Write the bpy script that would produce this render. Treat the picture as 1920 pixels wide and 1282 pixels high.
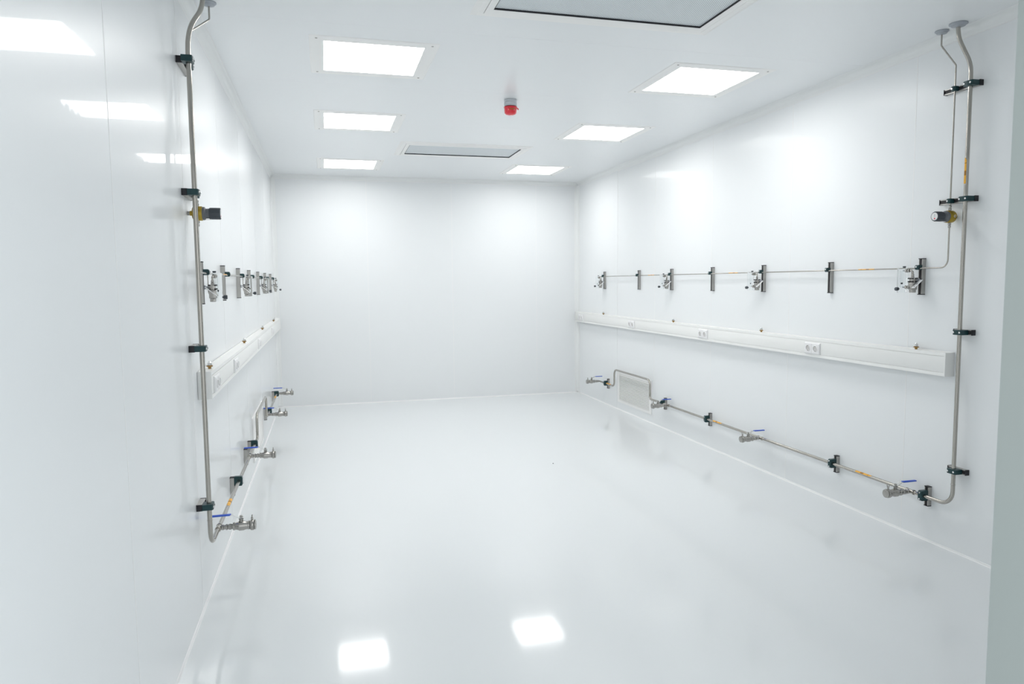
import bpy, bmesh, math, random
from mathutils import Vector, Matrix
random.seed(7)
for o in list(bpy.data.objects): bpy.data.objects.remove(o)
SC = bpy.context.scene
COL = SC.collection
PI = math.pi

# ------------------------------------------------------------------ camera
W, H = 4.30, 3.1036            # room width (x) and height; back wall at y = 0
YF = -8.560                    # inner face of the front wall with the doorway
cam_d = bpy.data.cameras.new('camera')
cam = bpy.data.objects.new('camera', cam_d); COL.objects.link(cam)
Rv = Vector((0.96697303, -0.25469507, -0.00967395)).normalized()
Fv = Vector((0.25300888, 0.96377651, -0.08438809)).normalized()
Uv = Rv.cross(Fv).normalized()
m = Matrix((Rv, Uv, -Fv)).transposed().to_4x4()
m.translation = Vector((0.65097, -9.98634, 1.66354))
cam.matrix_world = m
cam_d.sensor_width = 36.0; cam_d.sensor_fit = 'HORIZONTAL'
cam_d.lens = 1330.354 / 1920.0 * 36.0
cam_d.clip_start = 0.02; cam_d.clip_end = 100
cam_d.dof.use_dof = True; cam_d.dof.focus_distance = 5.2; cam_d.dof.aperture_fstop = 9.0
SC.camera = cam

# ------------------------------------------------------------------ light
LIGHT = 5.6                   # emission of the six ceiling panels
wd = bpy.data.worlds.new('world'); SC.world = wd; wd.use_nodes = True
bg = wd.node_tree.nodes['Background']
bg.inputs[0].default_value = (0.86, 0.90, 0.92, 1); bg.inputs[1].default_value = 0.62
vs = SC.view_settings
vs.view_transform = 'Standard'; vs.look = 'None'; vs.gamma = 1.0; vs.use_curve_mapping = False
vs.exposure = 1.18

# ------------------------------------------------------------------ materials
def mat(name, col, rough=0.5, metal=0.0, coat=0.0, coat_rough=0.03, spec=0.5, trans=0.0, ior=1.45, emit=None, aniso=0.0, coat_ior=1.5):
    M = bpy.data.materials.new(name); M.use_nodes = True
    b = M.node_tree.nodes['Principled BSDF']
    b.inputs['Base Color'].default_value = (*col, 1)
    b.inputs['Roughness'].default_value = rough
    b.inputs['Metallic'].default_value = metal
    b.inputs['Coat Weight'].default_value = coat
    b.inputs['Coat Roughness'].default_value = coat_rough
    b.inputs['Specular IOR Level'].default_value = spec
    b.inputs['Transmission Weight'].default_value = trans
    b.inputs['IOR'].default_value = ior
    b.inputs['Anisotropic'].default_value = aniso
    b.inputs['Coat IOR'].default_value = coat_ior
    if emit:
        b.inputs['Emission Color'].default_value = (*emit[0], 1)
        b.inputs['Emission Strength'].default_value = emit[1]
    return M
def bump_noise(M, scale, strength, dist, vec=(1, 1, 1), detail=2.0, coat=True, rough_var=0.0, base=0.5):
    nt = M.node_tree; b = nt.nodes['Principled BSDF']
    tc = nt.nodes.new('ShaderNodeTexCoord'); mp = nt.nodes.new('ShaderNodeMapping')
    mp.inputs['Scale'].default_value = vec
    nz = nt.nodes.new('ShaderNodeTexNoise'); nz.inputs['Scale'].default_value = scale; nz.inputs['Detail'].default_value = detail
    bp = nt.nodes.new('ShaderNodeBump'); bp.inputs['Strength'].default_value = strength; bp.inputs['Distance'].default_value = dist
    L = nt.links.new
    L(tc.outputs['Object'], mp.inputs['Vector']); L(mp.outputs[0], nz.inputs['Vector'])
    L(nz.outputs['Fac'], bp.inputs['Height']); L(bp.outputs[0], b.inputs['Normal'])
    if coat: L(bp.outputs[0], b.inputs['Coat Normal'])
    if rough_var:
        mr = nt.nodes.new('ShaderNodeMapRange')
        mr.inputs['To Min'].default_value = base - rough_var; mr.inputs['To Max'].default_value = base + rough_var
        L(nz.outputs['Fac'], mr.inputs['Value']); L(mr.outputs[0], b.inputs['Roughness'])
M = {}
M['wall'] = mat('white_coated_steel', (0.878, 0.902, 0.915), rough=0.32, coat=0.50, coat_rough=0.035, spec=0.22, coat_ior=1.10)
bump_noise(M['wall'], 26, 0.10, 0.002, vec=(1, 1, 0.03), detail=3)
M['ceil'] = mat('white_ceiling_steel', (0.885, 0.910, 0.925), rough=0.30, coat=0.1, coat_rough=0.10)
bump_noise(M['ceil'], 18, 0.06, 0.002, vec=(0.05, 1, 1), detail=2)
M['floor'] = mat('pale_epoxy', (0.815, 0.845, 0.858), rough=0.35, coat=0.70, coat_rough=0.075)
bump_noise(M['floor'], 2.2, 0.05, 0.004, vec=(1, 1, 1), detail=1.5)
M['seal'] = mat('white_sealant', (0.93, 0.935, 0.935), rough=0.5)
M['trim'] = mat('white_profile', (0.87, 0.89, 0.89), rough=0.35)
M['frame'] = mat('white_powder_coat', (0.94, 0.94, 0.93), rough=0.42)
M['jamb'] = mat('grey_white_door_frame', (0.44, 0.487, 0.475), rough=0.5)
M['trunk'] = mat('white_trunking', (0.92, 0.925, 0.91), rough=0.38)
M['plastic'] = mat('white_socket_plastic', (0.90, 0.90, 0.905), rough=0.28)
M['recess'] = mat('grey_socket_cup', (0.68, 0.665, 0.655), rough=0.45)
M['steel'] = mat('satin_stainless', (0.43, 0.41, 0.375), rough=0.2, metal=1.0)
bump_noise(M['steel'], 120, 0.08, 0.001, vec=(1, 1, 1), coat=False, rough_var=0.05, base=0.20)
M['steel2'] = mat('cast_stainless', (0.40, 0.388, 0.365), rough=0.26, metal=1.0)
bump_noise(M['steel2'], 300, 0.05, 0.001, vec=(1, 1, 1), coat=False, rough_var=0.05, base=0.25)
M['bright'] = mat('bright_steel', (0.78, 0.78, 0.77), rough=0.16, metal=1.0)
M['rail'] = mat('galvanised_rail', (0.46, 0.45, 0.43), rough=0.42, metal=0.9)
M['black'] = mat('black_rubber', (0.018, 0.018, 0.022), rough=0.5)
M['dark'] = mat('channel_shade_and_crumb', (0.035, 0.033, 0.035), rough=0.6)  # stands in for shade inside the rails; also the crumb's own colour
M['green'] = mat('dark_green_clamp', (0.008, 0.045, 0.050), rough=0.38)
M['blue'] = mat('blue_grip', (0.025, 0.10, 0.60), rough=0.32)
M['yellow'] = mat('yellow_label', (0.88, 0.45, 0.04), rough=0.4)
M['print'] = mat('label_print', (0.42, 0.19, 0.02), rough=0.5)
M['gold'] = mat('anodised_gold', (0.42, 0.29, 0.035), rough=0.36, metal=0.55)
M['brass'] = mat('brass', (0.36, 0.22, 0.075), rough=0.32, metal=0.9)
M['grey'] = mat('dark_grey_knob', (0.070, 0.082, 0.095), rough=0.42)
M['midgrey'] = mat('grey_bonnet', (0.16, 0.17, 0.185), rough=0.4)
M['flange'] = mat('pale_grey_rosette', (0.42, 0.45, 0.49), rough=0.4)
M['lever'] = mat('pale_lever', (0.86, 0.87, 0.875), rough=0.35)
M['red'] = mat('red_lens', (0.78, 0.012, 0.03), rough=0.16, coat=0.5)
M['acrylic'] = mat('clear_acrylic', (0.96, 0.975, 0.98), rough=0.02, trans=1.0, ior=1.14)
M['beacon'] = mat('pale_beacon_base', (0.62, 0.655, 0.69), rough=0.38)
M['lamp'] = mat('lit_diffuser', (0.9, 0.9, 0.9), rough=0.5, emit=((1.0, 0.99, 0.975), LIGHT))
# perforated sheet: rows of small dark holes on pale grey
Mp = mat('perforated_sheet', (0.6, 0.66, 0.69), rough=0.45)
nt = Mp.node_tree; b = nt.nodes['Principled BSDF']
tc = nt.nodes.new('ShaderNodeTexCoord'); mp = nt.nodes.new('ShaderNodeMapping'); mp.inputs['Rotation'].default_value = (0, 0, 0.785)
mp.inputs['Scale'].default_value = (110, 110, 0)
fr = nt.nodes.new('ShaderNodeVectorMath'); fr.operation = 'FRACTION'
sb = nt.nodes.new('ShaderNodeVectorMath'); sb.operation = 'SUBTRACT'; sb.inputs[1].default_value = (0.5, 0.5, 0)
ln = nt.nodes.new('ShaderNodeVectorMath'); ln.operation = 'LENGTH'
gt = nt.nodes.new('ShaderNodeMath'); gt.operation = 'GREATER_THAN'; gt.inputs[1].default_value = 0.30
mx = nt.nodes.new('ShaderNodeMix'); mx.data_type = 'RGBA'
mx.inputs['A'].default_value = (0.34, 0.38, 0.40, 1); mx.inputs['B'].default_value = (0.80, 0.85, 0.88, 1)
for a, bb in ((tc.outputs['Object'], mp.inputs['Vector']), (mp.outputs[0], fr.inputs[0]), (fr.outputs[0], sb.inputs[0]), (sb.outputs[0], ln.inputs[0]),
              (ln.outputs['Value'], gt.inputs[0]), (gt.outputs[0], mx.inputs['Factor']), (mx.outputs['Result'], b.inputs['Base Color'])):
    nt.links.new(a, bb)
M['perf'] = Mp

# ------------------------------------------------------------------ mesh helpers
class MB:
    """collects shapes; f maps local coordinates to the mesh's own"""
    def __init__(s, f=None): s.bm = bmesh.new(); s.f = f or (lambda p: Vector(p)); s.mi = 0
    def v(s, p): return s.bm.verts.new(s.f(p))
    def face(s, vs):
        try:
            fc = s.bm.faces.new(vs); fc.material_index = s.mi; return fc
        except ValueError: return None
    def box(s, a, b, bev=0.0):
        (x0, y0, z0), (x1, y1, z1) = a, b
        c = [s.v(p) for p in ((x0,y0,z0),(x1,y0,z0),(x1,y1,z0),(x0,y1,z0),(x0,y0,z1),(x1,y0,z1),(x1,y1,z1),(x0,y1,z1))]
        fs = [s.face([c[i] for i in q]) for q in ((0,3,2,1),(4,5,6,7),(0,1,5,4),(1,2,6,5),(2,3,7,6),(3,0,4,7))]
        if bev:
            es = list({e for f in fs for e in f.edges})
            bmesh.ops.bevel(s.bm, geom=es, offset=bev, segments=2, affect='EDGES', profile=0.5)
        return s
    def prism(s, pts, axis, t0, t1, bev=0.0):
        """pts: 2-D outline; axis 0/1/2 is the extrusion axis"""
        def mk(p, t):
            l = list(p); l.insert(axis, t); return s.v(l)
        a = [mk(p, t0) for p in pts]; c = [mk(p, t1) for p in pts]
        fs = [s.face(a[::-1]), s.face(c)]
        n = len(pts)
        for i in range(n): fs.append(s.face([a[i], a[(i+1) % n], c[(i+1) % n], c[i]]))
        if bev:
            es = list({e for f in fs if f for e in f.edges})
            bmesh.ops.bevel(s.bm, geom=es, offset=bev, segments=1, affect='EDGES')
        return s
    def lathe(s, prof, origin, axis, n=24, cap=True, ang0=0.0):
        """prof: (radius, distance along axis) pairs"""
        o = Vector(origin); d = Vector(axis).normalized()
        u = d.orthogonal().normalized(); w = d.cross(u)
        rings = []
        for r, t in prof:
            if r < 1e-6: rings.append([s.v(o + d*t)])
            else: rings.append([s.v(o + d*t + (u*math.cos(ang0+2*PI*k/n) + w*math.sin(ang0+2*PI*k/n))*r) for k in range(n)])
        for A, B in zip(rings, rings[1:]):
            if len(A) == 1 and len(B) == 1: continue
            for k in range(n):
                if len(A) == 1: s.face([A[0], B[(k+1) % n], B[k]])
                elif len(B) == 1: s.face([A[k], A[(k+1) % n], B[0]])
                else: s.face([A[k], A[(k+1) % n], B[(k+1) % n], B[k]])
        if cap:
            if len(rings[0]) > 1: s.face(rings[0][::-1])
            if len(rings[-1]) > 1: s.face(rings[-1])
        return s
    def cyl(s, a, b, r, n=16, bev=0.0):
        a = Vector(a); b = Vector(b); L = (b-a).length
        if bev: pr = [(r-bev, 0), (r, bev), (r, L-bev), (r-bev, L)]
        else: pr = [(r, 0), (r, L)]
        return s.lathe(pr, a, b-a, n)
    def tube(s, pts, r, n=16):
        pts = [Vector(p) for p in pts]
        T = []
        for i in range(len(pts)):
            t = Vector((0,0,0))
            if i: t += (pts[i]-pts[i-1]).normalized()
            if i < len(pts)-1: t += (pts[i+1]-pts[i]).normalized()
            T.append(t.normalized())
        u = T[0].orthogonal().normalized(); rings = []
        for p, t in zip(pts, T):
            u = (u - t*u.dot(t)).normalized(); w = t.cross(u)
            rings.append([s.v(p + (u*math.cos(2*PI*k/n)+w*math.sin(2*PI*k/n))*r) for k in range(n)])
        for A, B in zip(rings, rings[1:]):
            for k in range(n): s.face([A[k], A[(k+1) % n], B[(k+1) % n], B[k]])
        s.face(rings[0][::-1]); s.face(rings[-1])
        return s
    def ring(s, outer, inner, z0, z1, ch=0.0):
        """rectangular frame: outer/inner = (x0,y0,x1,y1), between z0 and z1"""
        def rect(q, z): return [s.v((q[0],q[1],z)), s.v((q[2],q[1],z)), s.v((q[2],q[3],z)), s.v((q[0],q[3],z))]
        a, b, c, d = rect((outer[0]+ch, outer[1]+ch, outer[2]-ch, outer[3]-ch), z0), rect(inner, z0), rect(outer, z1), rect(inner, z1)
        for k in range(4):
            j = (k+1) % 4
            s.face([a[k], a[j], b[j], b[k]]); s.face([c[k], d[k], d[j], c[j]])
            s.face([a[k], c[k], c[j], a[j]]); s.face([b[k], b[j], d[j], d[k]])
        return s
    def mesh(s, name, mats, ang=35):
        bmesh.ops.recalc_face_normals(s.bm, faces=s.bm.faces)
        me = bpy.data.meshes.new(name); s.bm.to_mesh(me); s.bm.free()
        for k in (mats if isinstance(mats, (list, tuple)) else [mats]): me.materials.append(M[k])
        if ang:
            for p in me.polygons: p.use_smooth = True
            me.set_sharp_from_angle(angle=math.radians(ang))
        return me
def fillet(pts, rad, seg=8):
    pts = [Vector(p) for p in pts]; out = [pts[0]]
    for i in range(1, len(pts)-1):
        a, b, c = pts[i-1], pts[i], pts[i+1]
        r = rad[i-1] if isinstance(rad, (list, tuple)) else rad
        d1 = (a-b).normalized(); d2 = (c-b).normalized()
        th = math.acos(max(-1, min(1, d1.dot(d2))))
        if th > PI-1e-3 or r <= 0: out.append(b); continue
        t = r/math.tan(th/2); t = min(t, (a-b).length*0.49 if i > 1 else (a-b).length*0.95, (c-b).length*0.49 if i < len(pts)-2 else (c-b).length*0.95)
        r = t*math.tan(th/2)
        cen = b + (d1+d2).normalized()*(r/math.sin(th/2))
        p0 = b+d1*t; p1 = b+d2*t; e0 = p0-cen; e1 = p1-cen
        tot = e0.angle(e1); ax = e0.cross(e1).normalized()
        for k in range(seg+1): out.append(cen + Matrix.Rotation(tot*k/seg, 3, ax) @ e0)
    out.append(pts[-1]); return out
def link(name, me, parent=None, loc=(0,0,0)):
    o = bpy.data.objects.new(name, me); COL.objects.link(o); o.location = loc
    if parent: o.parent = parent
    return o
def tag(o, label=None, cat=None, group=None, kind=None):
    if label: o['label'] = label
    if cat: o['category'] = cat
    if group: o['group'] = group
    if kind: o['kind'] = kind
    return o
def thing(name, parts, loc, label, cat, group=None):
    """parts: (name, mesh, subparts, label) ; every mesh in the thing's local frame"""
    root = link(name, None, loc=loc); root.empty_display_size = 0.05
    tag(root, label, cat, group)
    for p in parts:
        o = link(p[0], p[1], root)
        if len(p) > 3 and p[3]: o['label'] = p[3]
        for q in (p[2] if len(p) > 2 else []):
            c = link(q[0], q[1], o)
            if len(q) > 2 and q[2]: c['label'] = q[2]
    return root
# local frame of a side wall: (a, n, z) = along the wall away from the doorway, out from the wall, up
def side(s):
    return (lambda p: Vector((p[1], p[0], p[2]))) if s == 'left' else (lambda p: Vector((-p[1], p[0], p[2])))
XW = {'left': 0.0, 'right': W}

# ------------------------------------------------------------------ the room shell
# floor
fb = MB(); fb.box((-0.12, -11.4, -0.10), (W+0.12, 0.12, 0.0))
tag(link('floor', fb.mesh('floor', 'floor', 0)), 'pale grey glossy poured floor of the white room', kind='structure')
GAP = 0.006
def wall(s, splits, z0, z1, label, raise_=None):
    """backing sheet plus one steel panel between each pair of splits"""
    lo, hi = splits[0], splits[-1]
    if s == 'back': f = lambda p: Vector((p[0], -p[1], p[2]))
    elif s == 'left': f = lambda p: Vector((p[1], p[0], p[2]))
    else: f = lambda p: Vector((W-p[1], p[0], p[2]))
    wb = MB(f); wb.box((lo, -0.08, z0), (hi, -0.0032, z1))
    for q in splits[1:-1]: wb.box((q-GAP/2+0.0001, -0.0031, z0), (q+GAP/2-0.0001, 0.0006, z1))
    root = tag(link('wall_'+s, wb.mesh('wall_'+s, 'seal', 0)), label, kind='structure')
    for a, b in zip(splits, splits[1:]):
        n1 = 0.0
        if raise_ and abs(a-raise_) < 1e-6: n1 = 0.0030
        pb = MB(f); pb.box((a+GAP/2, -0.003, z0), (b-GAP/2, n1, z1), 0.0003 if n1 == 0 else 0.001)
        link('panel', pb.mesh('panel', 'wall', 20), root)
    return root
wall('left', [YF-0.20, -7.42, -6.19, -4.93, -3.70, -2.47, -1.25, 0.0], 0, H, 'glossy white panelled wall on the left')
wall('right', [YF, -7.43, -6.20, -4.97, -3.765, -2.535, -1.47, -1.26, 0.0], 0, H, 'glossy white panelled wall on the right', raise_=-1.47)
wall('back', [0.0, 1.235, 2.41, 3.65, W], 0, H, 'white panelled end wall')
# ceiling
cb = MB(); cb.box((-0.08, YF-0.20, H+0.0012), (W+0.08, 0.08, H+0.08))
ceil = tag(link('ceiling', cb.mesh('ceiling', 'trim', 0)), 'white panelled ceiling', kind='structure')
cs = [YF-0.2, -7.03, -5.80, -4.575, -3.35, -2.10, -0.87, 0.0]
for a, b in zip(cs, cs[1:]):
    pb = MB(); pb.box((0, a+0.0006, H), (W, b-0.0006, H+0.001), 0.0003); link('panel', pb.mesh('panel', 'ceil', 20), ceil)
# front wall with the doorway the photograph is taken through
JX0, JX1, JZ = 0.013, 2.325, 2.50
fw = MB(); fw.box((JX1+0.012, YF-0.10, 0), (W, YF, H)); fw.box((0, YF-0.10, JZ+0.012), (JX1+0.012, YF, H))
wf = tag(link('wall_front', fw.mesh('wall_front', 'wall', 0)), 'white wall around the doorway at the near end', kind='structure')
dfm = MB()
dfm.prism([(JX1, YF-0.16), (JX1, YF+0.006), (JX1+0.05, YF+0.006), (JX1+0.05, YF+0.0005), (JX1+0.0115, YF+0.0005), (JX1+0.0115, YF-0.10), (JX1+0.05, YF-0.1005), (JX1+0.05, YF-0.16)], 2, 0.0, JZ+0.012)
dfm.box((0.001, YF-0.16, 0.0), (JX0, YF+0.006, JZ+0.0115))
dfm.box((JX0, YF-0.16, JZ), (JX1, YF+0.006, JZ+0.0115))
tag(link('door_1', dfm.mesh('door_1', 'jamb', 25)), 'pale grey door frame edge at the near right', kind='structure')

# coved trims: ceiling edges, back corners, floor
def cove_profile(r, lip):
    """(n, h) outline of a concave cove with lips, corner at the origin"""
    pts = [(0.0, 0.0), (r+lip, 0.0002)]
    for k in range(7):
        t = k/6*PI/2
        pts.append((r - (r-0.004)*math.sin(t), r - (r-0.004)*math.cos(t)))
    pts += [(0.0002, r+lip)]
    return pts
cp = cove_profile(0.046, 0.005)
def trim(k, f, t0, t1, label):
    b = MB(f); b.prism(cp, 1, t0, t1)
    b.mi = 1; e = 0.0512; b.box((e, t0, 0.0), (e+0.0045, t1, 0.0014)); b.box((0.0, t0, e), (0.0014, t1, e+0.0045))
    tag(link('trim_%d' % k, b.mesh('trim', ['trim', 'seal'], 40)), label, kind='structure')
trim(1, lambda p: Vector((p[0], p[1], H-p[2])), YF, -0.0, 'white cove trim where the left wall meets the ceiling')
trim(2, lambda p: Vector((W-p[0], p[1], H-p[2])), YF, -0.0, 'white cove trim where the right wall meets the ceiling')
trim(3, lambda p: Vector((p[1], -p[0], H-p[2])), 0, W, 'white cove trim where the end wall meets the ceiling')
trim(4, lambda p: Vector((p[0], -p[2], p[1])), 0.02, H-0.04, 'white corner cove between left wall and end wall')
trim(5, lambda p: Vector((W-p[0], -p[2], p[1])), 0.02, H-0.04, 'white corner cove between right wall and end wall')
bp_ = [(0, 0), (0.010, 0), (0.008, 0.002), (0.0055, 0.006), (0.005, 0.011), (0.0, 0.013)]
for nm, f, t0, t1 in (('left', lambda p: Vector((p[0], p[1], p[2])), YF, 0), ('right', lambda p: Vector((W-p[0], p[1], p[2])), YF, 0), ('back', lambda p: Vector((p[1], -p[0], p[2])), 0, W)):
    b = MB(f); b.prism(bp_, 1, t0, t1)
    tag(link('baseboard_'+nm, b.mesh('baseboard', 'seal', 40)), 'small white cove along the foot of the %s wall' % ('end' if nm == 'back' else nm), kind='structure')

# ------------------------------------------------------------------ ceiling lights
def light_parts():
    o, i = 0.386, 0.300
    fr_ = MB(); fr_.ring((-o,-o,o,o), (-i,-i,i,i), -0.0035, -0.0002, 0.006)
    scm = MB()
    df = MB(); df.box((-i+0.0005,-i+0.0005,-0.0022), (i-0.0005,i-0.0005,-0.0010))
    scr = []
    for sx in (-1, 1):
        for sy in (-1, 1):
            sm = MB(); sm.lathe([(0.0075, 0.0), (0.0075, 0.0012), (0.005, 0.0026), (0, 0.0028)], (sx*0.343, sy*0.343, -0.0035), (0,0,-1), 12)
            scr.append(('screw', sm.mesh('screw', 'rail')))
    return [('frame', fr_.mesh('light_frame', 'frame', 0), scr), ('diffuser', df.mesh('light_diffuser', 'lamp', 0))]
lp = light_parts()
for x, sd in ((0.991, 'left'), (3.330, 'right')):
    for y, w_ in ((-5.200, 'nearest the doorway'), (-3.356, 'in the middle'), (-1.020, 'closest to the end wall')):
        thing('ceiling_light', lp, (x, y, H), 'square lit ceiling panel %s of the %s row' % (w_, sd), 'ceiling light', 'recessed ceiling light panels')
# air diffusers
def filter_parts():
    a = MB(); a.ring((-0.708,-0.3935,0.708,0.3935), (-0.645,-0.330,0.645,0.330), -0.0115, -0.0002, 0.030)
    c = MB(); c.ring((-0.642,-0.327,0.642,0.327), (-0.604,-0.266,0.604,0.266), -0.0125, -0.0002)
    g = MB(); g.ring((-0.6035,-0.2655,0.6035,0.2655), (-0.600,-0.262,0.600,0.262), -0.0115, -0.0002)
    d = MB(); d.box((-0.5995,-0.2615,-0.0030), (0.5995,0.2615,-0.0004))
    return [('outer_frame', a.mesh('outer_frame', 'frame', 0)), ('inner_frame', c.mesh('inner_frame', 'frame', 0), [('gasket', g.mesh('gasket', 'black', 0))]),
            ('perforated_plate', d.mesh('perforated_plate', 'perf', 0), [], 'grey perforated sheet')]
fp = filter_parts()
thing('air_diffuser', fp, (2.156, -2.170, H), 'grey perforated ceiling air vent between the two rear pairs of lights', 'air vent', 'ceiling air vents')
thing('air_diffuser', fp, (2.160, -6.488, H), 'large perforated ceiling air vent cut off by the top of the picture', 'air vent', 'ceiling air vents')
# alarm beacon
ab = MB(); ab.lathe([(0.046,0),(0.050,0.004),(0.050,0.020),(0.047,0.022),(0.047,0.026),(0.051,0.028),(0.051,0.040),(0.048,0.042),(0.048,0.046),(0.051,0.048),(0.051,0.052)], (0,0,0), (0,0,-1), 32)
ag = MB(); ag.lathe([(0.0475,0.0518),(0.0475,0.0562)], (0,0,0), (0,0,-1), 32)
ad = MB(); ad.lathe([(0.050,0.056),(0.053,0.058),(0.053,0.064),(0.0505,0.066),(0.050,0.088),(0.047,0.104),(0.038,0.114),(0.022,0.1195),(0,0.121)], (0,0,0), (0,0,-1), 32)
at_ = MB(); at_.prism([(0.048,-0.058),(0.060,-0.062),(0.066,-0.070),(0.066,-0.076),(0.060,-0.074),(0.056,-0.067),(0.048,-0.064)], 1, -0.006, 0.006)
av = MB()
for k in range(7): av.box((-0.018+k*0.006-0.002, -0.0525, -0.0845), (-0.018+k*0.006+0.002, -0.046, -0.0775))
thing('alarm_beacon', [('base', ab.mesh('beacon_base','beacon')), ('gasket', ag.mesh('beacon_gasket','grey')),
      ('lens', ad.mesh('beacon_lens','red'), [('tab', at_.mesh('beacon_tab','red')), ('sound_slot', av.mesh('beacon_slot','print',0))], 'red dome lens')],
      (2.123, -4.402, H), 'small red domed alarm beacon hanging from the ceiling', 'alarm')

# ------------------------------------------------------------------ brackets: rail with end caps and pipe clamps
def rail_mesh(s, ax, L, w=0.030, d=0.026):
    """C channel, length L centred, along a (ax=0) or z (ax=2); stands n = 0..d"""
    f = side(s); t = 0.0025
    # outline in (across, n)
    o = [(-w/2,0.0005),(w/2,0.0005),(w/2,d),(w/2-0.005,d),(w/2-0.005,d-t),(w/2-t,d-t),(w/2-t,t),(-w/2+t,t),(-w/2+t,d-t),(-w/2+0.005,d-t),(-w/2+0.005,d),(-w/2,d)]
    if ax == 2: g = lambda p: f((p[0], p[1], p[2]))
    else: g = lambda p: f((p[2], p[1], p[0]))
    b = MB(g); b.prism(o, 2, -L/2, L/2)
    fl = MB(g); fl.box((-w/2+t+0.0003, t+0.0003, -L/2+0.002), (w/2-t-0.0003, d-t-0.0004, L/2-0.002))  # dark block in the hollow of the channel, painted shade
    caps = []
    for q in (-1, 1):
        c = MB(g); z = q*L/2
        c.box((-w/2-0.0015, -0.0, min(z, z+q*0.005)), (w/2+0.0015, d+0.002, max(z, z+q*0.005)), 0.001); caps.append(c.mesh('end_cap','black'))
    return b.mesh('rail','rail',20), fl.mesh('slot_shade_fill','dark',0), caps
def clamp_mesh(s, pax, n0, r, wide, thick, bolts, off=0.0):
    """two half blocks around a pipe of radius r; pipe along a (pax=0) or z (pax=2). local origin: pipe centre at n0"""
    f = side(s)
    # local q=(across pipe, n, along pipe)
    g = (lambda p: f((p[2], p[1], p[0]))) if pax == 0 else (lambda p: f((p[0], p[1], p[2])))
    hh = r+0.010
    parts = []
    b = MB(g)
    c = 0.006
    b.prism([(-wide/2+off,0.0265),(wide/2+off,0.0265),(wide/2+off,n0+hh-c),(wide/2+off-c*1.4,n0+hh),(-wide/2+off+c*1.4,n0+hh),(-wide/2+off,n0+hh-c)], 2, -thick/2, thick/2, 0.0015)
    bl = []
    for q in bolts:
        k = MB(g); k.lathe([(0.0055,0),(0.0055,0.003),(0.004,0.0042),(0,0.0042)], (q,n0+hh,0), (0,1,0), 12); bl.append(('bolt', k.mesh('bolt','bright')))
    return b.mesh('clamp','green',25), bl
_cache = {}
def cached(key, fn):
    if key not in _cache: _cache[key] = fn()
    return _cache[key]
NP, NT = 0.056, 0.046          # distance of the big / thin pipe from the wall
def bracket(s, y, z, ax, L, clamps, label, group, cat='pipe bracket'):
    """clamps: list of (kind, along offset) ; kind 'big' or 'thin'"""
    rm, fm, cm = cached(('rail', s, ax, round(L,4)), lambda: rail_mesh(s, ax, L))
    root = link('pipe_bracket', None, loc=(XW[s], y, z)); tag(root, label, cat, group)
    rl = link('rail', rm, root); link('slot_shade', fm, rl)
    for c in cm: link('end_cap', c, rl)
    for kind, off in clamps:
        if kind == 'big': me, bl = cached(('big', s, ax), lambda: clamp_mesh(s, 2-ax, NP, 0.0125, 0.064, 0.029, (-0.020, 0.020)))
        else: me, bl = cached(('thin', s, ax), lambda: clamp_mesh(s, 2-ax, NT, 0.0025, 0.031, 0.028, (0.009,), 0.006))
        loc = (0, off, 0) if ax == 0 else (0, 0, off)
        o = link('clamp', me, root, loc)
        for nm, bm_ in bl: link(nm, bm_, o)
    return root

# ------------------------------------------------------------------ pipes
def label_mesh(s, p, d, up, r, L, arrow=1):
    """printed sleeve label: part of a cylinder round the pipe at p along d, facing up"""
    p, d, up = Vector(p), Vector(d), Vector(up); w = d.cross(up)
    b = MB()
    cuts = [(-0.5,-0.18,0,1),(-0.18,0.0,1,1),(0.0,0.02,0,1),(0.02,0.28,0,1),(0.28,0.31,1,1),(0.31,0.44,0,1),(0.44,0.5,0,0.5)]
    for t0, t1, mi, wd_ in cuts:
        b.mi = mi; half = 0.90*wd_; n = 6
        A = []; B = []
        for k in range(n+1):
            th = -half+2*half*k/n
            e = (up*math.cos(th)+w*math.sin(th))*(r+0.0006)
            A.append(b.bm.verts.new(p+d*(t0*L*arrow)+e)); B.append(b.bm.verts.new(p+d*(t1*L*arrow)+e))
        for k in range(n): b.face([A[k],A[k+1],B[k+1],B[k]])
    return b.mesh('label', ['yellow','print'])
def rosette(p, r0, r1):
    b = MB(); b.lathe([(r1,0.0005),(r1,0.006),(r1*0.86,0.010),(r1*0.80,0.011),(r1*0.74,0.016),(r0+0.006,0.019),(r0+0.003,0.021)], p, (0,0,-1), 28)
    return b.mesh('rosette','flange')
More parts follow.
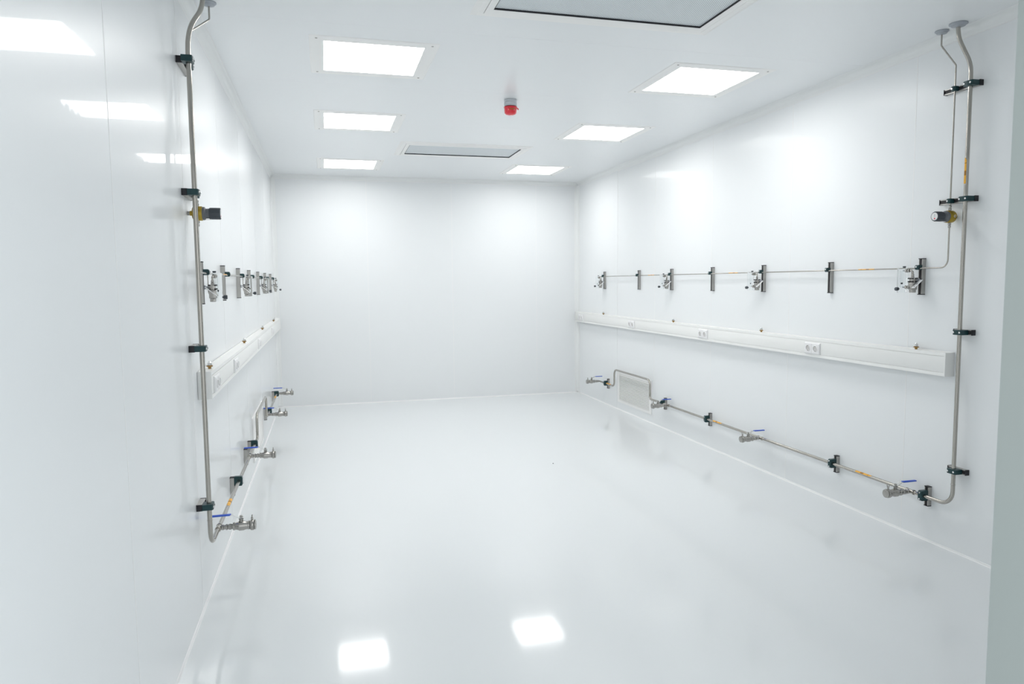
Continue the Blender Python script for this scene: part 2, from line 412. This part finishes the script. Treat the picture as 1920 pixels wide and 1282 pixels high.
def big_pipe(s, yr, top, zl, tees, loop, yend, labels, label):
    f = side(s); X = XW[s]
    g = lambda a, n, z: f((a, n, z)) + Vector((X,0,0))
    root = link('steel_pipe', None, loc=(X, yr, 0)); tag(root, label, 'pipe', 'large stainless pipes')
    off = Vector((X, yr, 0))
    def put(name, me, lab=None):
        o = link(name, me, root, -off)
        if lab: o['label'] = lab
        return o
    r = 0.0116
    ya, yb, zt = loop               # near and far upright of the detour, its height
    pts = [g(top[0], top[1], H-0.001), g(top[0], top[1], H-0.075), g(yr, NP, H-0.235), g(yr, NP, zl), g(ya-0.02, NP, zl), g(ya, NP, zl+0.02), g(ya, NP, zt), g(yb, NP, zt), g(yb, NP, zl), g(yend, NP, zl)]
    path = fillet(pts, [0.24,0.24,0.085,0.02,0.03,0.07,0.07,0.06], 9)
    b = MB(); b.tube(path, r, 18); put('pipe', b.mesh('pipe','steel',60))
    put('rosette', rosette(g(top[0], top[1], H), r, 0.048), 'pale grey ceiling rosette')
    for y in tees:
        c = MB(); d = g(1,0,0)-g(0,0,0)
        c.lathe([(r,-0.034),(r+0.004,-0.034),(r+0.0045,-0.030),(r+0.0045,-0.024),(r+0.002,-0.022),(r+0.002,0.022),(r+0.0045,0.024),(r+0.0045,0.030),(r+0.004,0.034),(r,0.034)], g(y,NP,zl), d, 20, cap=False)
        put('tee_collar', c.mesh('tee_collar','steel'))
    # press-fit joints at the detour and the riser
    for (p, d, ) in ((g(ya,NP,zl+0.06), (0,0,1)), (g(yr,NP,zl+0.13), (0,0,1)), (g(ya-0.055,NP,zl), (0,1,0))):
        c = MB(); c.lathe([(r,-0.004),(r+0.0009,-0.003),(r+0.0009,0.003),(r,0.004)], p, d, 20, cap=False); put('joint_ring', c.mesh('joint_ring','steel'))
    for kind, t, L in labels:
        if kind == 'riser': me = label_mesh(s, g(yr,NP,t), (0,0,1), (g(0.30,0.95,0)-g(0,0,0)).normalized(), r, L)
        else: me = label_mesh(s, g(t,NP,zl), (0,1,0), (g(0,0.30,0.95)-g(0,0,0)).normalized(), r, L, -1)
        put('label', me, 'printed yellow arrow label')
    return root
def thin_pipe(s, yr, top, zt, yend, zreg, labels, label):
    f = side(s); X = XW[s]
    g = lambda a, n, z: f((a, n, z)) + Vector((X,0,0))
    root = link('thin_pipe', None, loc=(X, yr, 0)); tag(root, label, 'pipe', 'thin gas pipes')
    off = Vector((X, yr, 0))
    put = lambda name, me: link(name, me, root, -off)
    r = 0.0046
    b = MB(); b.tube(fillet([g(top[0],top[1],H-0.001), g(top[0],top[1],H-0.085), g(yr,NT,H-0.205), g(yr,NT,zreg+0.040)], [0.02,0.02], 6), r, 12); put('pipe', b.mesh('pipe','steel',60))
    b = MB(); b.tube(fillet([g(yr,NT,zreg-0.040), g(yr,NT,zt), g(yend,NT,zt), g(yend+0.035,NT,zt-0.04)], [0.05,0.03], 8), r, 12); put('pipe', b.mesh('pipe','steel',60))
    put('rosette', rosette(g(top[0],top[1],H), r, 0.037))
    for t, L in labels: put('label', label_mesh(s, g(t,NT,zt), (0,1,0), (g(0,0.75,0.66)-g(0,0,0)).normalized(), r, L, 1))
    return root
# ------------------------------------------------------------------ pressure regulator
def regulator(s, y, z, label):
    f = side(s)
    ax = f((0,1,0))
    def L(prof, n0, mt, name, n=28):
        b = MB(); b.lathe(prof, f((0,n0,0)), ax, n); return b.mesh(name, mt)
    parts = []
    body = L([(0.026,0),(0.034,0.004),(0.036,0.010),(0.036,0.044),(0.034,0.047)], NT-0.022, 'gold', 'body')
    pb = MB(); pb.lathe([(0.008,0),(0.008,0.003),(0.005,0.003),(0.005,0.001),(0,0.001)], f((-0.0345,NT+0.0,0.0)), f((-1,0,0)), 16)
    stub = L([(0.012,0),(0.012,0.013)], NT-0.034, 'gold', 'stub')
    bonnet = L([(0.033,0),(0.033,0.010),(0.029,0.013),(0.0245,0.016),(0.0245,0.030)], NT+0.0252, 'midgrey', 'bonnet')
    kb = MB()
    n = 36
    kb.lathe([(0.0262,0),(0.0275,0.002),(0.0275,0.052),(0.0265,0.054)], f((0,NT+0.056,0)), ax, n)
    for k in range(18):
        t = 2*PI*k/18
        c, s_ = math.cos(t)*0.0275, math.sin(t)*0.0275
        kb.cyl(f((c, NT+0.060, s_)), f((c, NT+0.108, s_)), 0.0016, 6)
    face = L([(0.0225,0),(0.0225,0.0008)], NT+0.1101, 'plastic', 'dial')
    dot = MB(); dot.lathe([(0.0045,0),(0.0045,0.0006)], f((-0.002,NT+0.1110,-0.0125)), ax, 14)
    ind = MB(lambda p: f(p)); ind.box((-0.0025,NT+0.1110,-0.004),(0.0005,NT+0.1114,0.014))
    mount = L([(0.010,0),(0.010,NT-0.0345)], 0.0004, 'steel2', 'wall_stud')
    ff = []
    for q in (-1, 1):
        b = MB(); b.lathe([(0.0062,0.030),(0.0062,0.037),(0.0095,0.037),(0.0100,0.039),(0.0100,0.048),(0.0062,0.050),(0.0062,0.053),(0.0090,0.053),(0.0090,0.063),(0.0060,0.066)], f((0,NT,0)), (0,0,q), 6)
        ff.append(('fitting', b.mesh('fitting','steel2',20)))
    sp = MB(lambda p: f(p)); sp.box((-0.012,NT+0.040,-0.031),(0.012,NT+0.066,-0.0285))
    return thing('pressure_regulator', [('body', body, [('port_plug', pb.mesh('port_plug','bright'))], 'gold anodised body'), ('stub', stub), ('wall_stud', mount), ('bonnet', bonnet, [('tag', sp.mesh('tag','plastic',0))]),
        ('knob', kb.mesh('knob','grey',50), [('dial', face), ('dot', dot.mesh('dot','red')), ('pointer', ind.mesh('pointer','flange',0))], 'ribbed dark grey knob')]+ff, (XW[s], y, z), label, 'regulator', 'pressure regulators')
# ------------------------------------------------------------------ ball valve
def valve_meshes(s):
    f = side(s); ax = f((0,1,0)); n0 = NP
    def L(prof, mt, name, n=24, ang=35):
        b = MB(); b.lathe(prof, f((0,n0,0)), ax, n); return b.mesh(name, mt, ang)
    nip = L([(0.0135,0.0138),(0.0150,0.015),(0.0150,0.026),(0.0125,0.028),(0.0125,0.036),(0.0165,0.037),(0.0165,0.045),(0.0130,0.047),(0.0130,0.052)], 'steel2', 'nipple')
    hx = L([(0.0165,0.0522),(0.0180,0.053),(0.0180,0.064),(0.0165,0.066),(0.0150,0.066),(0.0150,0.072)], 'steel2', 'union_nut', 6, 20)
    body = L([(0.0180,0.0722),(0.0215,0.074),(0.0215,0.083),(0.0195,0.085),(0.0215,0.098),(0.0258,0.104),(0.0258,0.128),(0.0225,0.136),(0.0215,0.150),(0.0235,0.151),(0.0235,0.160),(0.0200,0.161)], 'steel2', 'body')
    cl = L([(0.0200,0.1612),(0.0275,0.163),(0.0295,0.166),(0.0295,0.178),(0.0275,0.181),(0.0200,0.183)], 'steel2', 'clamp_ring')
    cap = L([(0.0250,0.1832),(0.0265,0.1840),(0.0265,0.190),(0.0200,0.192),(0.0060,0.1935),(0.0,0.1935)], 'steel2', 'end_cap')
    st = MB(); c = f((0,n0+0.116,0.0))
    st.lathe([(0.012,0.0245),(0.012,0.030),(0.0085,0.031),(0.0085,0.036),(0.0125,0.036),(0.0125,0.041),(0.006,0.043),(0.006,0.050),(0.0085,0.050),(0.0085,0.056),(0.004,0.058)], c, (0,0,1), 16)
    wing = MB(); w = f((0,n0+0.172,0))
    wing.lathe([(0.0035,0.0292),(0.0035,0.034),(0.0065,0.034),(0.0065,0.041),(0.0035,0.042)], w, (0,0,1), 10)
    for q in (-1, 1): wing.cyl(w+Vector((0,q*0.004,0.039)), w+Vector((0,q*0.010,0.054)), 0.0028, 8)
    lv = MB(lambda p: f(p)); n1 = n0+0.116
    prof = [(n1+0.012,0.0445),(n1-0.012,0.0445),(n1-0.042,0.064),(n1-0.056,0.064),(n1-0.056,0.0668),(n1-0.041,0.0668),(n1-0.011,0.0473),(n1+0.012,0.0473)]
    lv.prism(prof, 0, -0.011, 0.011)
    gp = MB(lambda p: f(p)); gp.box((-0.0105,n1-0.155,0.0615),(0.0105,n1-0.0505,0.0700),0.003)
    return [('nipple',nip),('union_nut',hx),('body',body,[('stem',st.mesh('stem','steel2',30))]),('clamp_ring',cl,[('wing_nut',wing.mesh('wing_nut','steel2',40))]),('end_cap',cap),
            ('lever',lv.mesh('lever','bright',20),[('grip',gp.mesh('grip','blue',40),'blue plastic grip')])]
def valve(s, y, z, label):
    return thing('ball_valve', cached(('valve',s), lambda: valve_meshes(s)), (XW[s], y, z), label, 'valve', 'ball valves on the low pipes')
# ------------------------------------------------------------------ gas outlet: shut-off valve and flow meter on a rail
def outlet_meshes(s):
    f = side(s); g = lambda p: f(p)
    A0, N0 = 0.014, 0.068                       # axis of the shut-off valve
    gb = lambda p: f((p[0]+A0, p[1]+N0, p[2]))
    P = []
    arm = MB().cyl(f((A0,0.0285,0.0)), f((A0,N0-0.0165,0.0)), 0.0060, 14)
    arm.lathe([(0.010,0),(0.011,0.002),(0.011,0.007),(0.008,0.009)], f((0.004,0.0268,0)), f((0,1,0)), 18)
    P.append(('arm', arm.mesh('arm','flange')))
    bd = MB(gb); bd.box((-0.018,-0.018,-0.060),(0.018,0.018,-0.014),0.003); bd.box((-0.014,-0.014,-0.078),(0.014,0.014,-0.0605),0.002)
    mid = MB(gb); mid.box((-0.0135,-0.014,-0.0138),(0.0135,0.014,0.0152),0.002)
    lo, up = MB(gb), MB(gb)
    for qa in (-1, 1):
        for qn in (-1, 1):
            for b_, z in ((lo,-0.0135),(up,0.0070)):
                b_.box((min(qa*0.007,qa*0.0195),min(qn*0.0105,qn*0.0215),z),(max(qa*0.007,qa*0.0195),max(qn*0.0105,qn*0.0215),z+0.0080),0.0012)
    P.append(('valve_body', bd.mesh('valve_body','steel2',25), [('lower_lug', lo.mesh('lug','black',25)), ('bonnet', mid.mesh('bonnet','steel2',25)), ('upper_lug', up.mesh('lug','black',25))]))
    nut = MB(); nut.lathe([(0.0095,0.0154),(0.0095,0.024),(0.0065,0.026),(0.0065,0.028),(0.0085,0.028),(0.0085,0.036),(0.005,0.038)], f((A0,N0,0)), (0,0,1), 6)
    P.append(('top_nut', nut.mesh('top_nut','steel2',20)))
    el = MB(); el.tube(fillet([f((A0,N0,0.036)), f((A0,N0,0.060)), f((A0+0.026,N0+0.006,0.060))], 0.014, 7), 0.0045, 12)
    P.append(('elbow_tube', el.mesh('elbow_tube','steel',60)))
    def fit(a0, n0, a1, n1, z):
        b = MB(); o = f((a0,n0,z)); d = f((a1,n1,z))-o; L_ = d.length
        b.lathe([(0.006,0),(0.0105,0.001),(0.0105,L_*0.36),(0.0075,L_*0.40),(0.0075,L_*0.52),(0.0115,L_*0.55),(0.0115,L_*0.96),(0.006,L_)], o, d, 10)
        return ('fitting', b.mesh('fitting','steel2',25))
    P.append(fit(A0+0.020,N0+0.005,0.0630,0.078,0.060)); P.append(fit(A0+0.0182,N0,0.0630,0.078,-0.044))
    # flat handle, its face turned up and outwards
    A = Vector((0.034, 0.000)); B = Vector((0.094,-0.050)); d = (B-A).normalized(); nn = Vector((-d.y, d.x))
    lv = MB(g); lv.prism([(v.x, v.y) for v in (A, A+nn*0.0035, B+nn*0.0035, B)], 0, -0.031, -0.0055, 0.0008)
    pv = MB(); c = (A+(B-A)*0.18); pv.cyl(f((-0.0053,c.x,c.y)), f((-0.0042,c.x,c.y)), 0.005, 12)
    dec = MB(g)
    for t, w_ in ((0.5,0.05),(0.78,0.02),(0.84,0.02)):
        q = [A+(B-A)*(t-w_)+nn*0.0036, A+(B-A)*(t-w_)+nn*0.0040, A+(B-A)*(t+w_)+nn*0.0040, A+(B-A)*(t+w_)+nn*0.0036]
        dec.prism([(v.x, v.y) for v in q], 0, -0.0205, -0.0125)
    P.append(('handle', lv.mesh('handle','lever',20), [('pivot', pv.mesh('pivot','steel2')), ('marking', dec.mesh('marking','midgrey',0))], 'flat pale grey handle'))
    fm = MB(g); fm.box((0.064,0.060,-0.078),(0.102,0.106,0.078),0.003)
    bore = MB(); bore.lathe([(0.0046,-0.045),(0.0046,0.058)], f((0.083,0.086,0)), (0,0,1), 12)
    sc = MB(g)
    for k in range(11): sc.box((0.069,0.1062,-0.036+k*0.009),(0.075 if k % 5 else 0.079,0.1065,-0.0352+k*0.009))
    flt = MB(); flt.lathe([(0.001,-0.006),(0.004,0.0),(0.004,0.004),(0.001,0.006)], f((0.083,0.086,-0.02)), (0,0,1), 10)
    kn = MB(); kn.lathe([(0.005,0),(0.005,0.006),(0.0105,0.007),(0.0115,0.009),(0.0115,0.024),(0.010,0.026)], f((0.083,0.1062,-0.055)), f((0,1,0)), 16)
    cap = MB(); cap.lathe([(0.006,0.0782),(0.009,0.081),(0.010,0.088),(0.004,0.089)], f((0.083,0.070,0)), (0,0,1), 14)
    ins = MB()
    for z in (-0.044, 0.060): ins.cyl(f((0.0642,0.082,z)), f((0.081,0.082,z)), 0.0042, 10)
    P.append(('flow_meter', fm.mesh('flow_meter','acrylic',25), [('scale', sc.mesh('scale','midgrey',0)), ('float', flt.mesh('float','grey')), ('bore', bore.mesh('bore','acrylic')), ('insert', ins.mesh('insert','flange')),
              ('knob', kn.mesh('knob','grey'), 'dark grey knob'), ('cap', cap.mesh('cap','grey'))], 'clear acrylic flow meter'))
    tb = MB(); tb.tube(fillet([f((0.054,NT-0.006,0.0690)), f((0.054,NT-0.006,-0.028)), f((A0+0.020,NT+0.004,-0.044))], 0.012, 5), 0.0026, 8)
    P.append(('feed_tube', tb.mesh('feed_tube','steel',60)))
    return P
def outlet(s, y, label):
    return thing('gas_outlet', cached(('outlet',s), lambda: outlet_meshes(s)), (XW[s], y, 1.650), label, 'flow meter', 'gas outlets with flow meters')
# ------------------------------------------------------------------ cable trunking, sockets, studs
TZ0, TZ1, TD = 1.072, 1.214, 0.068
def trunking(s, y0, y1, label):
    f = side(s); g = lambda p: f((p[0]-y0, p[1], p[2]))
    b = MB(g)
    b.prism([(0.0033,TZ0),(TD,TZ0),(TD,TZ0+0.021),(TD-0.004,TZ0+0.021),(TD-0.004,TZ1-0.021),(TD,TZ1-0.021),(TD,TZ1),(0.012,TZ1),(0.012,TZ1+0.003),(0.0033,TZ1+0.003)], 0, y0+0.010, y1, 0.0008)
    c = MB(g); c.box((y0+0.0102,TD-0.0038,TZ0+0.0235),(y1,TD-0.0003,TZ1-0.0235),0.0006)
    e = MB(g); e.box((y0,0.0008,TZ0-0.0015),(y0+0.0098,TD+0.0015,TZ1+0.0015),0.002)
    return thing('cable_trunking', [('channel', b.mesh('channel','trunk',25)), ('cover', c.mesh('cover','trunk',25)), ('end_cap', e.mesh('end_cap','trunk',25))], (XW[s], y0, 0), label, 'trunking', 'wall cable trunkings')
def socket_meshes(s):
    f = side(s); g = lambda p: f(p)
    pl = MB(g)
    hw, hh, t, c = 0.086, 0.044, 0.012, 0.009
    # bevelled double plate
    A = [(-hw,-hh),(hw,-hh),(hw,hh),(-hw,hh)]; B = [(-hw+c*0.5,-hh+c),(hw-c*0.5,-hh+c),(hw-c*0.5,hh-c),(-hw+c*0.5,hh-c)]
    r0 = [pl.v((x,0.0003,z)) for x, z in A]; r1 = [pl.v((x,0.005,z)) for x, z in A]; r2 = [pl.v((x,t,z)) for x, z in B]
    for k in range(4):
        j = (k+1) % 4
        pl.face([r0[k],r0[j],r1[j],r1[k]]); pl.face([r1[k],r1[j],r2[j],r2[k]])
    pl.face(r0[::-1]); pl.face(r2)
    nk = MB(g); nk.box((-0.0012,0.0122,-0.034),(0.0012,0.0128,0.034))
    subs = [('joint', nk.mesh('joint','recess',0))]
    P = [('plate', pl.mesh('plate','plastic',15), subs)]
    for q in (-1, 1):
        a = q*0.0415
        b = MB(); b.lathe([(0.0245,0.0122),(0.0245,0.0155),(0.0232,0.0172),(0.0208,0.0172),(0.0205,0.0128)], f((a,0,0)), f((0,1,0)), 28, cap=False)
        cu = MB(); cu.lathe([(0.0205,0.0126),(0.0,0.0126)], f((a,0,0)), f((0,1,0)), 28, cap=False)
        ho = MB()
        for z in (-0.0095, 0.0095): ho.lathe([(0.003,0.0128),(0,0.01285)], f((a+z,0,0)), f((0,1,0)), 10, cap=False)
        cl = MB(g)
        for z in (-1, 1): cl.box((a-0.003,0.0128,min(z*0.014,z*0.020)),(a+0.003,0.0165,max(z*0.014,z*0.020)))
        P.append(('socket_insert', b.mesh('socket_insert','plastic'), [('cup', cu.mesh('cup','recess')), ('pin_hole', ho.mesh('pin_hole','midgrey')), ('earth_clip', cl.mesh('earth_clip','rail',0))]))
    return P
def socket(s, y, label):
    x = XW[s] + (TD if s == 'left' else -TD)
    return thing('power_socket', cached(('socket',s), lambda: socket_meshes(s)), (x, y, 1.1375), label, 'socket', 'double power sockets on the trunking')
def stud(s, y, label):
    def mk():
        a = MB(); a.lathe([(0.008,0.0004),(0.008,0.010),(0.0165,0.012),(0.0165,0.017),(0.009,0.018)], (0,0,0), (0,0,1), 16)
        n = MB(); n.lathe([(0.0115,0.0182),(0.0135,0.020),(0.0135,0.026),(0.0090,0.028)], (0,0,0), (0,0,1), 6)
        c = MB(); c.lathe([(0.0115,0.0282),(0.0115,0.033),(0.0090,0.035),(0.0045,0.041),(0.0,0.042)], (0,0,0), (0,0,1), 16)
        return [('base', a.mesh('base','brass'), [], 'brass base'), ('nut', n.mesh('nut','bright',20)), ('cap', c.mesh('cap','bright'))]
    x = XW[s] + (0.040 if s == 'left' else -0.040)
    return thing('earth_stud', cached('stud', mk), (x, y, TZ1), label, 'terminal', 'brass studs on the trunking')
# ------------------------------------------------------------------ wall grille
def grille(s, y0, y1, z0, z1, label):
    f = side(s); yc, zc = (y0+y1)/2, (z0+z1)/2; hw, hh = (y1-y0)/2, (z1-z0)/2
    g = lambda p: f((p[0], p[2], p[1]))       # ring() works in (a, z) with n as its third axis
    fr_ = MB(g); fr_.ring((-hw,-hh,hw,hh), (-hw+0.045,-hh+0.032,hw-0.045,hh-0.032), 0.0006, 0.012)
    bk = MB(lambda p: f(p)); bk.box((-hw+0.0455,0.0008,-hh+0.0325),(hw-0.0455,0.0022,hh-0.0325))
    n = 17; pitch = (2*hh-0.066)/n
    sl = MB(lambda p: f(p)); zz = pitch*0.5
    sl.prism([(0.0030,zz*0.72),(0.0128,-zz*0.16),(0.0128,-zz*0.74),(0.0112,-zz*0.74),(0.0030,zz*0.30)], 0, -hw+0.046, hw-0.046)
    sm = sl.mesh('slat','frame',0)
    root = thing('wall_grille', [('frame', fr_.mesh('frame','frame',0)), ('backing', bk.mesh('backing','grey',0))], (XW[s], yc, zc), label, 'grille', 'slatted wall grilles')
    for k in range(n): link('slat', sm, root, (0,0,-hh+0.033+pitch*(k+0.5)))
    return root

# ================================================================== right wall
big_pipe('right', -6.640, (-6.600, 0.116), 0.302, (-6.325,-4.697,-2.985), (-2.545,-1.500,0.522), -0.990,
         [('riser', 2.275, 0.146), ('low', -5.920, 0.148), ('low', -4.012, 0.150), ('low', -1.325, 0.14)], 'thick stainless pipe down and along the right wall, looping over its grille')
thin_pipe('right', -6.528, (-6.478, 0.106), 1.7235, -0.985, 2.024, [(-5.87,0.15),(-4.225,0.15),(-2.54,0.16)], 'thin stainless gas pipe running along the right wall above the trunking')
regulator('right', -6.528, 2.024, 'gold and grey pressure regulator beside the pipe on the right wall')
for z, w_ in ((2.765, 'close below the ceiling'), (2.116, 'just above the gold regulator')):
    bracket('right', -6.553, z, 0, 0.235, [('big', -0.087), ('thin', 0.025)], 'wide horizontal bracket holding two pipes on the right wall, %s' % w_, 'horizontal brackets on the right riser pipe')
for z, w_ in ((1.343, 'just above trunking height'), (0.514, 'just above its bottom bend')):
    bracket('right', -6.632, z, 0, 0.118, [('big', -0.008)], 'short horizontal bracket on the right riser pipe, %s' % w_, 'horizontal brackets on the right riser pipe')
ords = ['nearest the doorway', 'second from the doorway', 'third from the doorway', 'fourth from the doorway', 'fifth from the doorway', 'sixth from the doorway', 'closest to the end wall']
for k, y in enumerate((-6.421, -5.594, -3.803, -2.850, -1.198)):
    w_ = ords[k] if k < 4 else ords[6]
    bracket('right', y, 0.295, 2, 0.117, [('big', 0.007)], 'short upright bracket on the low right wall pipe, %s' % w_, 'upright brackets on the low right pipe')
for k, y in enumerate((-6.308, -5.473, -4.639, -3.811, -2.972, -2.147, -1.066)):
    bracket('right', y, 1.672, 2, 0.218, [('thin', 0.0515)], 'tall upright rail on the thin right wall pipe, %s' % ords[k], 'upright rails on the thin right pipe')
vw = ['nearest the doorway', 'second from the doorway', 'just before the grille', 'in the far corner']
for k, y in enumerate((-6.325, -4.697, -2.985, -0.990)): valve('right', y, 0.302, 'steel ball valve with blue lever on the right wall, %s' % vw[k])
ow = ['nearest the doorway', 'second from the doorway', 'third from the doorway', 'closest to the end wall']
for k, y in enumerate((-6.308, -4.639, -2.972, -1.066)): outlet('right', y, 'shut-off valve with clear flow meter on the right wall, %s' % ow[k])
trunking('right', -6.562, -0.052, 'long white cable trunking across the right wall')
for k, y in enumerate((-5.367, -3.746, -2.060, -0.310)): socket('right', y, 'white double power socket on the right wall trunking, %s' % ow[k])
for k, y in enumerate((-6.312, -4.661, -3.068, -1.086)): stud('right', y, 'small brass stud on top of the right wall trunking, %s' % ow[k])
grille('right', -2.480, -1.512, 0.104, 0.500, 'white slatted grille low on the right wall')
# ================================================================== left wall
big_pipe('left', -6.225, (-6.10, 0.116), 0.352, (-5.955,-4.300,-2.511), (-3.640,-2.640,0.560), -1.083,
         [('low', -5.52, 0.14), ('low', -1.42, 0.15)], 'thick stainless pipe down and along the left wall, looping over its grille')
thin_pipe('left', -6.110, (-5.955, 0.122), 1.7250, -0.735, 2.010, [(-5.20,0.15)], 'thin stainless gas pipe running along the left wall above the trunking')
regulator('left', -6.110, 2.020, 'gold and grey pressure regulator beside the pipe on the left wall')
for z, y, w_ in ((2.735, -6.105, 'close below the ceiling'), (2.110, -6.125, 'just above the gold regulator')):
    bracket('left', y, z, 0, 0.235, [('big', -6.225-y), ('thin', -6.110-y)], 'wide horizontal bracket holding two pipes on the left wall, %s' % w_, 'horizontal brackets on the left riser pipe')
for z, w_ in ((1.351, 'just above trunking height'), (0.556, 'just above its bottom bend')):
    bracket('left', -6.190, z, 0, 0.118, [('big', -0.035)], 'short horizontal bracket on the left riser pipe, %s' % w_, 'horizontal brackets on the left riser pipe')
for k, y in enumerate((-5.005, -4.165, -3.875, -2.262, -1.095)):
    w_ = ords[k] if k < 4 else ords[6]
    bracket('left', y, 0.318, 2, 0.117, [('big', 0.034)] if k != 1 else [], 'short upright bracket on the low left wall pipe, %s' % w_, 'upright brackets on the low left pipe')
for k, y in enumerate((-5.885, -5.022, -4.168, -3.360, -2.492, -1.640, -0.820)):
    bracket('left', y, 1.674, 2, 0.218, [('thin', 0.051)], 'tall upright rail on the thin left wall pipe, %s' % ords[k], 'upright rails on the thin left pipe')
vw = ['nearest the doorway', 'second from the doorway', 'just past the grille', 'closest to the end wall']
for k, y in enumerate((-5.955, -4.300, -2.511, -1.083)): valve('left', y, 0.352, 'steel ball valve with blue lever on the left wall, %s' % vw[k])
for k, y in enumerate((-5.885, -4.168, -2.492, -0.820)): outlet('left', y, 'shut-off valve with clear flow meter on the left wall, %s' % ow[k])
trunking('left', -6.058, -0.052, 'long white cable trunking along the left wall')
for k, y in enumerate((-5.905, -5.040, -3.300, -1.655)): socket('left', y, 'white double power socket on the left wall trunking, %s' % ow[k])
for k, y in enumerate((-5.905, -4.198, -2.545, -0.935)): stud('left', y, 'small brass stud on top of the left wall trunking, %s' % ow[k])
grille('left', -3.500, -2.530, 0.104, 0.500, 'white slatted grille low on the left wall')
# a crumb of dirt on the floor
sp = MB(); sp.lathe([(0.004,0.0002),(0.0055,0.002),(0.004,0.005),(0,0.006)], (0,0,0), (0,0,1), 8)
tag(link('dirt_crumb', sp.mesh('dirt_crumb','dark'), loc=(2.627,-3.90,0)), 'tiny dark crumb of dirt alone on the pale floor', 'crumb')
